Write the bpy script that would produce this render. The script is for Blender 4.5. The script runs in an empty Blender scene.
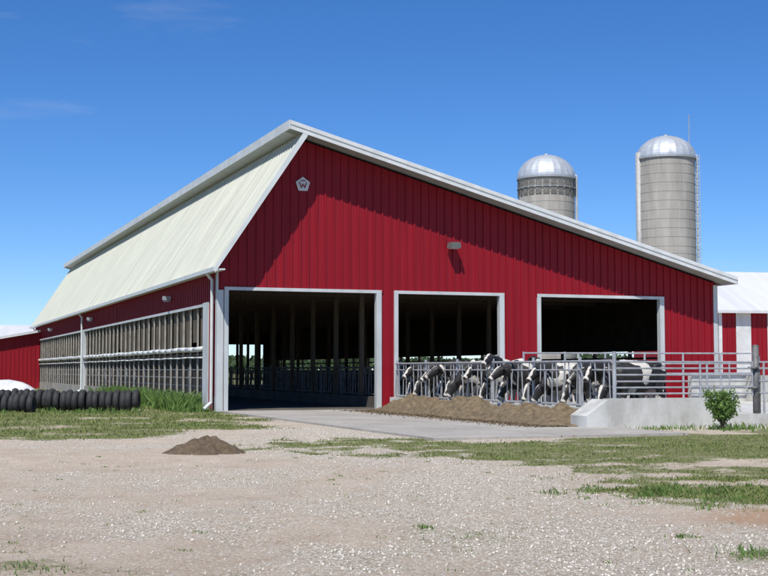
import bpy, math, random, bmesh
import numpy as np
from mathutils import Vector, Matrix, noise as mnoise
random.seed(7); rng=np.random.default_rng(7)
scn=bpy.context.scene
try:
    scn.view_settings.view_transform='Standard'; scn.view_settings.look='None'; scn.view_settings.exposure=0
except Exception: pass

# ------------------------------------------------------------ frames
ANG=math.radians(20.5); CX,CY=-5.6,43.7
UX,UY=math.cos(ANG),math.sin(ANG)
def W(u,v,z=0.0): return Vector((CX+UX*u-UY*v, CY+UY*u+UX*v, z))
def toUV(x,y):
    dx,dy=x-CX,y-CY
    return dx*UX+dy*UY, -dx*UY+dy*UX

# ------------------------------------------------------------ materials
def newmat(name):
    m=bpy.data.materials.new(name); m.use_nodes=True
    nt=m.node_tree; b=nt.nodes['Principled BSDF']; return m,nt,b
def N(nt,t,**kw):
    n=nt.nodes.new(t)
    for k,v in kw.items():
        if k in n.inputs.keys(): n.inputs[k].default_value=v
        else: setattr(n,k,v)
    return n
def mix(nt,fac,a,b,blend='MIX'):
    n=nt.nodes.new('ShaderNodeMix'); n.data_type='RGBA'; n.blend_type=blend
    for i,val in ((0,fac),(6,a),(7,b)):
        if isinstance(val,(int,float)): n.inputs[i].default_value=val
        elif isinstance(val,tuple): n.inputs[i].default_value=(*val,1) if len(val)==3 else val
        else: nt.links.new(val,n.inputs[i])
    return n.outputs[2]
def ramp(nt,src,p0,p1,c0=(0,0,0,1),c1=(1,1,1,1)):
    r=nt.nodes.new('ShaderNodeValToRGB'); r.color_ramp.elements[0].position=p0; r.color_ramp.elements[1].position=p1
    r.color_ramp.elements[0].color=c0; r.color_ramp.elements[1].color=c1
    nt.links.new(src,r.inputs[0]); return r.outputs[0]
def coords(nt,scale=(1,1,1),kind='Object'):
    tc=nt.nodes.new('ShaderNodeTexCoord'); mp=nt.nodes.new('ShaderNodeMapping'); mp.inputs['Scale'].default_value=scale
    nt.links.new(tc.outputs[kind],mp.inputs[0]); return mp.outputs[0]
def noise(nt,vec,scale,detail=4,rough=0.6):
    n=N(nt,'ShaderNodeTexNoise'); n.inputs['Scale'].default_value=scale; n.inputs['Detail'].default_value=detail; n.inputs['Roughness'].default_value=rough
    nt.links.new(vec,n.inputs['Vector']); return n.outputs[0]
def simple(name,c1,c2=None,scale=3,stretch=(1,1,1),rough=0.7,metal=0.0,bump=0.0,bscale=30,p=(0.35,0.65),spec=0.5):
    m,nt,b=newmat(name)
    b.inputs['Roughness'].default_value=rough; b.inputs['Metallic'].default_value=metal; b.inputs['Specular IOR Level'].default_value=spec
    v=coords(nt,stretch)
    if c2 is None: c2=tuple(x*0.8 for x in c1)
    f=ramp(nt,noise(nt,v,scale),p[0],p[1])
    nt.links.new(mix(nt,f,c1,c2),b.inputs['Base Color'])
    if bump>0:
        bp=N(nt,'ShaderNodeBump',Strength=bump,Distance=0.03)
        nt.links.new(noise(nt,coords(nt),bscale,6,0.7),bp.inputs['Height']); nt.links.new(bp.outputs[0],b.inputs['Normal'])
    return m
M={}
M['red']=simple('red_painted_steel',(0.285,0.005,0.0145),(0.215,0.004,0.011),scale=1.1,stretch=(3.2,3.2,0.22),rough=0.55,p=(0.3,0.7),spec=0.3)
M['white']=simple('white_painted_trim',(0.70,0.71,0.70),(0.57,0.58,0.56),scale=2,rough=0.5)
M['doortrim']=simple('door_trim_steel',(0.58,0.60,0.60),(0.46,0.48,0.47),scale=1.5,stretch=(1,1,.5),rough=0.5)
M['roof']=simple('pale_roof_steel',(0.57,0.575,0.49),(0.455,0.46,0.395),scale=0.9,stretch=(0.35,3.0,0.35),rough=0.6)
M['rooftrim']=simple('roof_trim',(0.64,0.67,0.65),(0.56,0.59,0.58),scale=2,rough=0.5)
M['soffit']=simple('soffit',(0.35,0.36,0.34),rough=0.8)
M['timber']=simple('timber',(0.12,0.09,0.06),(0.08,0.06,0.042),scale=3,stretch=(5,5,1),rough=0.9)
M['shade_liner']=simple('interior_shade_lining',(0.05,0.041,0.033),(0.03,0.025,0.02),scale=2,rough=0.95,spec=0.1)  # interior shade put into the colour of the added lining sheets
M['galv']=simple('galvanised_steel',(0.5,0.51,0.52),(0.36,0.37,0.38),scale=5,rough=0.45,metal=0.35)
M['oldgalv']=simple('weathered_pipe',(0.17,0.17,0.17),(0.1,0.095,0.09),scale=6,rough=0.6,metal=0.2)
M['concrete']=simple('concrete',(0.34,0.325,0.29),(0.24,0.225,0.195),scale=0.8,rough=0.95,bump=0.15,bscale=15)
M['whitewall']=simple('limewashed_concrete',(0.60,0.60,0.565),(0.41,0.40,0.37),scale=1.6,stretch=(1,1,.6),rough=0.95,bump=0.25,bscale=12)
M['floor']=simple('barn_floor',(0.12,0.10,0.085),(0.07,0.06,0.05),scale=1,rough=0.95)
M['soil']=simple('soil',(0.17,0.12,0.075),(0.095,0.067,0.04),scale=9,rough=1,bump=1.0,bscale=25)
M['feed']=simple('feed',(0.23,0.17,0.10),(0.11,0.08,0.045),scale=8,rough=1,bump=1.0,bscale=18)
M['rubber']=simple('rubber',(0.02,0.02,0.021),(0.035,0.034,0.033),scale=6,rough=0.75)
M['dark']=simple('dark_metal',(0.05,0.05,0.05),rough=0.6)
M['plastic']=simple('white_plastic_sheet',(0.7,0.7,0.7),(0.5,0.5,0.5),scale=3,rough=0.4)
M['whiteroof']=simple('white_roof_steel',(0.66,0.66,0.66),(0.57,0.57,0.57),scale=0.4,stretch=(4,.3,.3),rough=0.6)
M['hb']=simple('hide_black',(0.013,0.012,0.012),(0.02,0.017,0.015),scale=6,rough=.6)
M['hw']=simple('hide_white',(0.62,0.59,0.53),(0.5,0.46,0.4),scale=4,rough=.85)
M['muzzle']=simple('muzzle_hoof',(0.06,0.05,0.045),rough=.6)
M['udder']=simple('udder_skin',(0.48,0.33,0.28),rough=.8)

def screenmat(name,c1,c2,fac):
    m,nt,b=newmat(name); b.inputs['Roughness'].default_value=0.8
    v=coords(nt,(1,2.2,.25))
    nt.links.new(mix(nt,ramp(nt,noise(nt,v,1.6),0.35,0.65),c1,c2),b.inputs['Base Color'])
    tr=nt.nodes.new('ShaderNodeBsdfTransparent'); mx=nt.nodes.new('ShaderNodeMixShader'); mx.inputs[0].default_value=fac
    out=nt.nodes['Material Output']; nt.links.new(tr.outputs[0],mx.inputs[1]); nt.links.new(b.outputs[0],mx.inputs[2]); nt.links.new(mx.outputs[0],out.inputs[0])
    return m
M['curtain']=screenmat('curtain_mesh',(0.34,0.28,0.20),(0.13,0.11,0.085),0.5)
M['netting']=screenmat('bird_netting',(0.2,0.17,0.14),(0.1,0.09,0.08),0.30)
m,nt,b=newmat('apron_concrete'); b.inputs['Roughness'].default_value=0.95
v=coords(nt)
c=mix(nt,ramp(nt,noise(nt,v,0.5,6,0.65),0.3,0.7),(0.47,0.44,0.39),(0.33,0.305,0.265))
c=mix(nt,ramp(nt,noise(nt,v,6,6,0.7),0.52,0.72),c,(0.29,0.235,0.165))
br=N(nt,'ShaderNodeTexBrick'); br.offset=0; br.inputs['Scale'].default_value=1; br.inputs['Brick Width'].default_value=3.0; br.inputs['Row Height'].default_value=3.0; br.inputs['Mortar Size'].default_value=0.015
br.inputs['Color1'].default_value=(1,1,1,1); br.inputs['Color2'].default_value=(0.9,0.9,0.9,1); br.inputs['Mortar'].default_value=(0.4,0.38,0.35,1)
nt.links.new(v,br.inputs['Vector'])
nt.links.new(mix(nt,1.0,c,br.outputs[0],'MULTIPLY'),b.inputs['Base Color'])
M['apron']=m
def silomat(name,c1,c2):
    m,nt,b=newmat(name); b.inputs['Roughness'].default_value=0.9
    tc=nt.nodes.new('ShaderNodeTexCoord')
    v=tc.outputs['Object']
    mp=nt.nodes.new('ShaderNodeMapping'); mp.inputs['Scale'].default_value=(1,1,0.12); nt.links.new(v,mp.inputs[0])
    c=mix(nt,ramp(nt,noise(nt,mp.outputs[0],1.2,5),0.35,0.65),c1,c2)
    br=N(nt,'ShaderNodeTexBrick'); br.inputs['Scale'].default_value=1; br.inputs['Brick Width'].default_value=0.26; br.inputs['Row Height'].default_value=0.76; br.inputs['Mortar Size'].default_value=0.01
    br.inputs['Color1'].default_value=(1,1,1,1); br.inputs['Color2'].default_value=(0.93,0.93,0.93,1); br.inputs['Mortar'].default_value=(0.78,0.78,0.78,1)
    nt.links.new(tc.outputs['UV'],br.inputs['Vector'])
    nt.links.new(mix(nt,1.0,c,br.outputs[0],'MULTIPLY'),b.inputs['Base Color'])
    return m
M['silo']=silomat('concrete_staves',(0.46,0.43,0.385),(0.34,0.315,0.28))
M['dome']=simple('dome_steel',(0.66,0.68,0.69),(0.52,0.54,0.54),scale=1,rough=0.4,metal=0.4)

# ------------------------------------------------------------ builder
class B:
    def __init__(s): s.v=[]; s.f=[]
    def add(s,vs,fs):
        o=len(s.v); s.v+= [tuple(p) for p in vs]; s.f+=[tuple(i+o for i in f) for f in fs]; return s
    def box(s,x0,x1,y0,y1,z0,z1):
        return s.add([(x0,y0,z0),(x1,y0,z0),(x1,y1,z0),(x0,y1,z0),(x0,y0,z1),(x1,y0,z1),(x1,y1,z1),(x0,y1,z1)],
          [(0,3,2,1),(4,5,6,7),(0,1,5,4),(1,2,6,5),(2,3,7,6),(3,0,4,7)])
    def prism(s,poly,y0,y1):
        n=len(poly)
        vs=[(p[0],y0,p[1]) for p in poly]+[(p[0],y1,p[1]) for p in poly]
        fs=[tuple(range(n)),tuple(range(2*n-1,n-1,-1))]+[(i,i+n,(i+1)%n+n,(i+1)%n) for i in range(n)]
        return s.add(vs,fs)
    def pipe(s,p,q,r,n=8,r2=None):
        p=Vector(p);q=Vector(q);d=(q-p)
        if d.length<1e-6: return s
        d.normalize(); a=d.orthogonal().normalized(); c=d.cross(a); r2=r if r2 is None else r2
        vs=[];
        for k,(o,rr) in enumerate(((p,r),(q,r2))):
            for i in range(n):
                t=2*math.pi*i/n; vs.append(o+a*math.cos(t)*rr+c*math.sin(t)*rr)
        fs=[(i,(i+1)%n,n+(i+1)%n,n+i) for i in range(n)]+[tuple(range(n-1,-1,-1)),tuple(range(n,2*n))]
        return s.add(vs,fs)
    def loft(s,rings,n=14):
        P=[Vector(r[:3]) for r in rings]; vs=[]
        for k,r in enumerate(rings):
            t=(P[min(k+1,len(P)-1)]-P[max(k-1,0)]).normalized()
            side=Vector((0,1,0)); side=(side-t*side.dot(t)).normalized(); up=side.cross(t)
            for i in range(n):
                a=2*math.pi*i/n; vs.append(P[k]+side*math.cos(a)*r[3]+up*math.sin(a)*r[4])
        fs=[]
        for k in range(len(rings)-1):
            for i in range(n): fs.append((k*n+i,k*n+(i+1)%n,(k+1)*n+(i+1)%n,(k+1)*n+i))
        fs+= [tuple(range(n-1,-1,-1)), tuple(range((len(rings)-1)*n,len(rings)*n))]
        return s.add(vs,fs)
    def sphere(s,c,r,sx=1,sy=1,sz=1,n=10,mm=8):
        vs=[];fs=[]
        for j in range(mm+1):
            ph=math.pi*j/mm
            for i in range(n):
                th=2*math.pi*i/n; vs.append((c[0]+r*sx*math.sin(ph)*math.cos(th),c[1]+r*sy*math.sin(ph)*math.sin(th),c[2]+r*sz*math.cos(ph)))
        for j in range(mm):
            for i in range(n): fs.append((j*n+i,(j+1)*n+i,(j+1)*n+(i+1)%n,j*n+(i+1)%n))
        return s.add(vs,fs)
    def mesh(s,name,mat=None,smooth=False):
        me=bpy.data.meshes.new(name); me.from_pydata(s.v,[],s.f); me.validate()
        if mat: me.materials.append(mat)
        if smooth: me.polygons.foreach_set('use_smooth',[True]*len(me.polygons))
        me.update(); return me
    def build(s,name,mat,parent=None,smooth=False,fixn=False):
        me=s.mesh(name,mat,smooth)
        if fixn:
            bm=bmesh.new(); bm.from_mesh(me); bmesh.ops.recalc_face_normals(bm,faces=bm.faces); bm.to_mesh(me); bm.free()
        o=bpy.data.objects.new(name,me); scn.collection.objects.link(o)
        if parent: o.parent=parent
        return o
def empty(name,loc=(0,0,0),rot=0.0):
    e=bpy.data.objects.new(name,None); scn.collection.objects.link(e); e.location=loc; e.rotation_euler=(0,0,rot); e.empty_display_size=0.5; return e

# ------------------------------------------------------------ camera
cam=bpy.data.cameras.new('camera'); co=bpy.data.objects.new('camera',cam); scn.collection.objects.link(co)
cam.sensor_width=36; cam.lens=60.8; cam.clip_end=8000; cam.clip_start=0.1
co.location=(0,0,1.4); co.rotation_euler=(math.radians(90+3.617),0,0); scn.camera=co

# ------------------------------------------------------------ light
S=Vector((-0.263*0.565,-0.965*0.565,0.825)).normalized()
sun=bpy.data.lights.new('sun','SUN'); sun.energy=5.0; sun.angle=math.radians(0.53); sun.color=(1,0.965,0.9)
so=bpy.data.objects.new('sun',sun); scn.collection.objects.link(so); so.rotation_euler=S.to_track_quat('Z','Y').to_euler(); so.location=(-20,-30,60)
w=bpy.data.worlds.new('World'); scn.world=w; w.use_nodes=True; nt=w.node_tree
bg=nt.nodes['Background']; bg.inputs['Strength'].default_value=0.095
sky=nt.nodes.new('ShaderNodeTexSky'); sky.sky_type='NISHITA'; sky.sun_disc=False
sky.sun_elevation=math.asin(S.z); sky.sun_rotation=math.atan2(S.x,S.y)%(2*math.pi)
sky.air_density=1.0; sky.dust_density=0.0; sky.ozone_density=4.5; sky.altitude=2200
hs=nt.nodes.new('ShaderNodeHueSaturation'); hs.inputs['Saturation'].default_value=1.22; hs.inputs['Value'].default_value=1.22; nt.links.new(sky.outputs[0],hs.inputs['Color'])
tint=mix(nt,1.0,hs.outputs[0],(0.90,0.97,1.14),'MULTIPLY')
tc=nt.nodes.new('ShaderNodeTexCoord'); mp=nt.nodes.new('ShaderNodeMapping'); mp.inputs['Scale'].default_value=(1.6,1.6,9); mp.inputs['Rotation'].default_value=(0,0.12,0.3)
nt.links.new(tc.outputs['Generated'],mp.inputs[0])
n1=noise(nt,mp.outputs[0],2.2,9,0.62)
cf=ramp(nt,n1,0.59,0.98,(0,0,0,1),(0.3,0.3,0.3,1))
col=mix(nt,cf,tint,(7.5,8.0,8.6))
nt.links.new(col,bg.inputs['Color'])

# ------------------------------------------------------------ noise helpers & masks
_T={}
def vnoise(x,y,s,seed):
    if seed not in _T: _T[seed]=np.random.default_rng(seed).random((256,256))
    T=_T[seed]
    fx=x/s+1000.3; fy=y/s+1000.7; ix=np.floor(fx).astype(int); iy=np.floor(fy).astype(int); tx=fx-ix; ty=fy-iy
    tx=tx*tx*(3-2*tx); ty=ty*ty*(3-2*ty)
    a=T[ix%256,iy%256]; b_=T[(ix+1)%256,iy%256]; c=T[ix%256,(iy+1)%256]; d=T[(ix+1)%256,(iy+1)%256]
    return (a*(1-tx)+b_*tx)*(1-ty)+(c*(1-tx)+d*tx)*ty
def fbm(x,y,s,seed): return (vnoise(x,y,s,seed)+.5*vnoise(x,y,s/2,seed+1)+.25*vnoise(x,y,s/4,seed+2))/1.75
def polydist(x,y,P):
    x=np.asarray(x,float); y=np.asarray(y,float)
    d=np.full(x.shape,1e9); ins=np.zeros(x.shape,bool); n=len(P)
    for i in range(n):
        ax,ay=P[i]; bx,by=P[(i+1)%n]; ex,ey=bx-ax,by-ay
        t=np.clip(((x-ax)*ex+(y-ay)*ey)/(ex*ex+ey*ey),0,1)
        d=np.minimum(d,np.hypot(x-ax-t*ex,y-ay-t*ey))
        c=((ay>y)!=(by>y))&(x<(bx-ax)*(y-ay)/((by-ay) if by!=ay else 1e-9)+ax); ins^=c
    return np.where(ins,d,-d)
GL=[(-60,26.5),(-30,26.8),(-8,27.1),(-6,27.5),(-4.9,29.8),(-3.35,31.3),(-2.4,33.4),(-4.9,42.5),(-5.6,43.7),(-27,101),(-60,101)]
GR=[(-2.2,25.2),(-1.0,26.6),(.75,26.4),(1.72,25.2),(6.4,28.6),(8.5,30.8),(11,31.6),(40,33),(40,14.2),(5,13.7),(3.6,13.6),(3.0,14.3),(2.35,14.8),(2.5,17),(1.7,19.5),(0,21.5),(-1.9,22.4),(-3.1,23.0)]
def sm(d,w): return np.clip(0.5+d/(2*w),0,1)
def masks(x,y):
    x=np.asarray(x,float); y=np.asarray(y,float)
    nn=fbm(x,y,1.6,3)-0.5; n2=fbm(x,y,0.5,13)-0.5
    wob=nn*2.8*np.clip(y/30,0.3,1)+n2*1.4
    gl=sm(polydist(x,y,GL)+wob+.2,0.7)*np.clip(0.88+1.3*nn+0.9*n2,0.3,1)
    dr=polydist(x,y,GR)
    gr=sm(dr+wob*1.2,0.7)*np.clip(0.50+0.38*(x-0.5)/5+2.2*nn+1.4*n2,0.06,0.95)
    dense=sm(1.0-np.hypot((x-3.5)/1.2,(y-14.9)/0.8)+nn*2.0+n2,0.4)*0.92; gr=np.maximum(gr,dense)
    sp=np.zeros(x.shape)
    for (cx,cy,rx,ry,a) in ((.36,11.4,.8,1.0,.45),(-2.5,9.4,1.5,.9,.6),(2.95,10.1,.5,.5,.6),(-3.6,12.6,.8,.6,.4),(-.55,17.2,.8,.7,.35),(.5,8.9,.5,.2,.4),(2.2,10.6,.35,.3,.45),(-1.2,9.3,.3,.3,.5),(-3.2,10.4,1,.6,.45),(-.3,14.5,1.0,.5,.3),(1.4,12.3,.5,.5,.4)):
        sp=np.maximum(sp,a*sm(1-np.hypot((x-cx)/rx,(y-cy)/ry)+nn*1.8+n2,0.5))
    far=np.clip((y-105)/20,0,1); side=np.clip((np.abs(x)-30)/20,0,1)
    g=np.maximum.reduce([gl,gr,sp,far,side])
    cx0=(y-26)*-0.155-0.4
    wb=np.exp(-((x-cx0)/(1.8+0.02*y))**2)
    wg=np.clip(0.42+0.60*wb+2.3*nn+1.0*n2-0.30*np.clip((-x-1.0)/3,0,1)*(y<24),0,1)
    pink=sm(1-np.hypot((x-4.2)/1.5,(y-12.6)/0.9)+nn,0.4)
    wg=wg*(1-pink)
    return g,wg,pink
def inapron(x,y,pad=0.6):
    dx,dy=x-CX,y-CY; u=dx*UX+dy*UY; v=-dx*UY+dy*UX
    return (u>-pad)&(u<21+pad)&(v<64)&(v>-19-pad)&~((u>11)&(v<-15.5-pad))
def gh(x,y):
    f=1-np.clip(inapron(x,y,1.5).astype(float),0,1)
    near=np.clip((46-y)/10,0,1)
    ruts=-0.05*np.exp(-((x-(-1.2+(y-9)*0.02-0.004*(y-14)**2))/0.25)**2)-0.04*np.exp(-((x-(0.6+(y-9)*0.02-0.004*(y-14)**2))/0.25)**2)
    return (((fbm(x,y,3.0,21)-0.5)*0.10+(fbm(x,y,0.5,31)-0.5)*0.045+ruts*0.7)*near)*f-0.02

xs=np.unique(np.concatenate([np.linspace(-3500,-300,8),np.linspace(-300,-40,12),np.linspace(-40,-12,60),np.linspace(-12,14,190),np.linspace(14,40,60),np.linspace(40,300,12),np.linspace(300,3500,8)]))
ys=np.unique(np.concatenate([np.linspace(-400,-10,8),np.linspace(-10,6,12),np.linspace(6,50,330),np.linspace(50,110,60),np.linspace(110,500,16),np.linspace(500,6000,10)]))
GX,GY=np.meshgrid(xs,ys); gx=GX.ravel(); gy=GY.ravel(); gz=gh(gx,gy)
nx,ny=len(xs),len(ys)
idx=np.arange(nx*ny).reshape(ny,nx)
q=np.stack([idx[:-1,:-1].ravel(),idx[:-1,1:].ravel(),idx[1:,1:].ravel(),idx[1:,:-1].ravel()],1)
def npmesh(name,verts,faces,mat,smooth=False):
    me=bpy.data.meshes.new(name); k=faces.shape[1]
    me.vertices.add(len(verts)); me.vertices.foreach_set('co',np.asarray(verts,np.float32).ravel())
    me.loops.add(faces.size); me.loops.foreach_set('vertex_index',faces.astype(np.int32).ravel())
    me.polygons.add(len(faces)); me.polygons.foreach_set('loop_start',np.arange(0,faces.size,k,dtype=np.int32))
    try: me.polygons.foreach_set('loop_total',np.full(len(faces),k,dtype=np.int32))
    except Exception: pass
    if smooth: me.polygons.foreach_set('use_smooth',np.ones(len(faces),bool))
    me.update(calc_edges=True); me.materials.append(mat)
    o=bpy.data.objects.new(name,me); scn.collection.objects.link(o); return o
m,nt,b=newmat('ground_surface'); b.inputs['Roughness'].default_value=1.0; b.inputs['Specular IOR Level'].default_value=0.1
at=nt.nodes.new('ShaderNodeVertexColor'); at.layer_name='mask'
sp=nt.nodes.new('ShaderNodeSeparateColor'); nt.links.new(at.outputs[0],sp.inputs[0])
v=coords(nt)
dirt=mix(nt,ramp(nt,noise(nt,v,1.2,8,0.7),0.35,0.65),(0.56,0.46,0.355),(0.39,0.295,0.21))
dirt=mix(nt,ramp(nt,noise(nt,v,30,4,0.7),0.47,0.62),dirt,(0.62,0.54,0.445))
dirt=mix(nt,sp.outputs[2],dirt,(0.45,0.30,0.195))
vo=N(nt,'ShaderNodeTexVoronoi'); vo.inputs['Scale'].default_value=36; nt.links.new(v,vo.inputs['Vector'])
vc=nt.nodes.new('ShaderNodeSeparateColor'); nt.links.new(vo.outputs['Color'],vc.inputs[0])
stonec=ramp(nt,vc.outputs[0],0.0,1.0,(0.52,0.46,0.385,1),(0.82,0.78,0.70,1))
edge=ramp(nt,vo.outputs['Distance'],0.25,0.6,(1,1,1,1),(0.62,0.56,0.48,1))
stonec=mix(nt,1.0,stonec,edge,'MULTIPLY')
a1=N(nt,'ShaderNodeMath'); a1.operation='SUBTRACT'; nt.links.new(sp.outputs[1],a1.inputs[0]); nt.links.new(vc.outputs[1],a1.inputs[1])
nz=noise(nt,v,3.5,6,0.7); a2=N(nt,'ShaderNodeMath'); a2.operation='MULTIPLY_ADD'; nt.links.new(nz,a2.inputs[0]); a2.inputs[1].default_value=1.8; nt.links.new(a1.outputs[0],a2.inputs[2])
a3=N(nt,'ShaderNodeMath'); a3.operation='SUBTRACT'; nt.links.new(a2.outputs[0],a3.inputs[0]); a3.inputs[1].default_value=0.72
gf=ramp(nt,a3.outputs[0],0.0,0.12)
c=mix(nt,gf,dirt,stonec)
grs=mix(nt,ramp(nt,noise(nt,v,5,6,0.7),0.35,0.65),(0.13,0.16,0.05),(0.26,0.235,0.13))
g1=N(nt,'ShaderNodeMath'); g1.operation='MULTIPLY_ADD'; nt.links.new(noise(nt,v,7,7,0.8),g1.inputs[0]); g1.inputs[1].default_value=1.7; g1.inputs[2].default_value=-0.85
g2=N(nt,'ShaderNodeMath'); g2.operation='ADD'; nt.links.new(g1.outputs[0],g2.inputs[0]); nt.links.new(sp.outputs[0],g2.inputs[1])
c=mix(nt,ramp(nt,g2.outputs[0],0.45,0.75),c,grs)
nt.links.new(c,b.inputs['Base Color'])
bp=N(nt,'ShaderNodeBump',Strength=0.9,Distance=0.025)
nt.links.new(noise(nt,v,22,8,0.8),bp.inputs['Height'])
bp2=N(nt,'ShaderNodeBump',Strength=0.5,Distance=0.015); bp2.invert=True
nt.links.new(vo.outputs['Distance'],bp2.inputs['Height']); nt.links.new(bp.outputs[0],bp2.inputs['Normal']); nt.links.new(bp2.outputs[0],b.inputs['Normal'])
g,wg,pk=masks(gx,gy)
ground=npmesh('ground',np.stack([gx,gy,gz],1),q,m,True)
ca=ground.data.color_attributes.new('mask','FLOAT_COLOR','POINT')
ca.data.foreach_set('color',np.stack([g,wg,pk,np.ones_like(g)],1).astype(np.float32).ravel())

def grassmat(name,c1,c2,c3):
    m,nt,b=newmat(name); b.inputs['Roughness'].default_value=0.7
    v=coords(nt)
    c=mix(nt,ramp(nt,noise(nt,v,1.2,4),0.35,0.65),c1,c2); c=mix(nt,ramp(nt,noise(nt,v,35,2),0.52,0.62),c,c3)
    nt.links.new(c,b.inputs['Base Color'])
    tl=nt.nodes.new('ShaderNodeBsdfTranslucent'); nt.links.new(c,tl.inputs[0])
    mx=nt.nodes.new('ShaderNodeMixShader'); mx.inputs[0].default_value=0.3; out=nt.nodes['Material Output']
    nt.links.new(b.outputs[0],mx.inputs[1]); nt.links.new(tl.outputs[0],mx.inputs[2]); nt.links.new(mx.outputs[0],out.inputs[0]); return m
M['grass']=grassmat('grass_blades',(0.20,0.26,0.06),(0.15,0.205,0.045),(0.36,0.33,0.15))
M['weed']=grassmat('weed_leaves',(0.14,0.25,0.05),(0.085,0.165,0.03),(0.22,0.31,0.09))
def blades(x,y,z,h,wd,lean=0.5):
    n=len(x); a=rng.random(n)*2*np.pi; l=rng.random(n)*lean*h; la=rng.random(n)*2*np.pi
    dx=np.cos(a)*wd/2; dy=np.sin(a)*wd/2
    V=np.zeros((n,4,3))
    V[:,0]=np.stack([x-dx,y-dy,z],1); V[:,1]=np.stack([x+dx,y+dy,z],1)
    V[:,2]=np.stack([x+dx*.7+np.cos(la)*l*.4,y+dy*.7+np.sin(la)*l*.4,z+h*.6],1)
    V[:,3]=np.stack([x+np.cos(la)*l,y+np.sin(la)*l,z+h],1)
    i=np.arange(n)*4
    F=np.concatenate([np.stack([i,i+1,i+2],1),np.stack([i,i+2,i+3],1)])
    return V.reshape(-1,3),F
def scatter(n,x0,x1,y0,y1):
    return rng.uniform(x0,x1,n),rng.uniform(y0,y1,n)
X=[];Y=[];Hh=[];Wd=[]
for (n,x0,x1,y0,y1,hb) in ((85000,-16,-2,26,50,0.06),(140000,-4,12,13,33,0.036),(30000,-5,4,7.5,22,0.032),(36000,2,6.5,13,17,0.045),(15000,-30,-8,45,95,0.14)):
    x,y=scatter(n,x0,x1,y0,y1); gg,_,_=masks(x,y)
    gg=gg*np.clip(0.3+1.3*fbm(x,y,0.35,91),0,1)
    keep=(rng.random(n)<gg**1.6*0.95)
    if y0!=45: keep&=~inapron(x,y,0.05)
    else: keep&=(toUV(x,y)[0]<-0.15)
    x=x[keep];y=y[keep];gk=gg[keep]; X.append(x);Y.append(y)
    Hh.append(hb*(0.3+1.1*rng.random(len(x))**2)*(0.5+0.6*gk)*(0.3+1.5*fbm(x,y,0.9,77))); Wd.append(0.005+0.0004*y*(1+rng.random(len(x))))
X=np.concatenate(X);Y=np.concatenate(Y);Hh=np.concatenate(Hh);Wd=np.concatenate(Wd)
V,F=blades(X,Y,gh(X,Y)-0.005,Hh,Wd,1.2); npmesh('grass',V,F,M['grass'])
X=[];Y=[];Hh=[]
for k in range(210):
    v0=random.uniform(0.5,22); u0=-abs(random.gauss(0.4,0.45))-0.1
    p=W(u0,v0); n=55
    hh=random.uniform(0.15,0.75)*(1.1 if v0>2 else .6)
    X.append(p.x+rng.normal(0,0.15,n));Y.append(p.y+rng.normal(0,0.15,n));Hh.append(hh*(0.3+0.7*rng.random(n)))
for k in range(30):
    px=random.uniform(-14.5,-8); py=random.uniform(42.6,43.8); n=25
    X.append(px+rng.normal(0,.12,n));Y.append(py+rng.normal(0,.1,n));Hh.append(random.uniform(.08,.25)*(0.3+0.7*rng.random(n)))
for (px,py,hh,n,s) in ((8.3,31.2,0.2,260,0.5),(6.6,31.1,.14,120,.3),(-4.9,33,.12,60,.3),(0.37,11.9,.05,60,.06),(2.6,11.3,.05,60,.06),(2.95,10.2,.09,150,.16),(-2.6,9.4,.05,100,.2)):
    X.append(px+rng.normal(0,s,n));Y.append(py+rng.normal(0,s,n));Hh.append(hh*(0.3+0.7*rng.random(n)))
for k in range(60):
    px=3.5+random.gauss(0,.65); py=14.8+random.gauss(0,.42); n=20
    X.append(px+rng.normal(0,.07,n));Y.append(py+rng.normal(0,.07,n));Hh.append(random.uniform(.03,.10)*(0.3+0.7*rng.random(n)))
for k in range(110):
    py=random.uniform(8.8,22); px=random.uniform(-.3,.3)*py; n=int(random.uniform(6,20))
    X.append(px+rng.normal(0,.035,n));Y.append(py+rng.normal(0,.035,n));Hh.append(random.uniform(.012,.035)*(0.3+0.7*rng.random(n)))
X=np.concatenate(X);Y=np.concatenate(Y);Hh=np.concatenate(Hh)
V,F=blades(X,Y,gh(X,Y)-0.005,Hh,0.005+0.0008*Y,0.9); npmesh('weeds',V,F,M['weed'])
n=60000
y=8+24*rng.random(n)**1.5; x=rng.uniform(-1,1,n)*(y*0.31+0.5)
gg,wgm,pk=masks(x,y); keep=(rng.random(n)<wgm**1.5*.8+.05)&(gg<0.5)&~inapron(x,y,0.0); x=x[keep];y=y[keep]; n=len(x)
s=0.004+0.016*rng.random(n)**4+0.0002*y; z=gh(x,y)+s*0.15
O=np.array([[1,0,0],[-1,0,0],[0,1,0],[0,-1,0],[0,0,.7],[0,0,-.7]],float)
V=np.repeat(O[None],n,0)*(0.6+0.7*rng.random((n,6,1))); a=rng.random(n)*6.28
c_,s_=np.cos(a)[:,None],np.sin(a)[:,None]; vx=V[:,:,0]*c_-V[:,:,1]*s_; vy=V[:,:,0]*s_+V[:,:,1]*c_
V=np.stack([vx*s[:,None]+x[:,None],vy*s[:,None]+y[:,None],V[:,:,2]*s[:,None]+z[:,None]],2).reshape(-1,3)
T=np.array([[0,2,4],[2,1,4],[1,3,4],[3,0,4],[2,0,5],[1,2,5],[3,1,5],[0,3,5]])
F=(np.arange(n)*6)[:,None,None]+T[None]
M['stone']=simple('limestone',(0.70,0.65,0.57),(0.46,0.40,0.32),scale=30,rough=0.95,p=(0.4,0.6))
npmesh('gravel_stones',V,F.reshape(-1,3),M['stone'])

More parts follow.
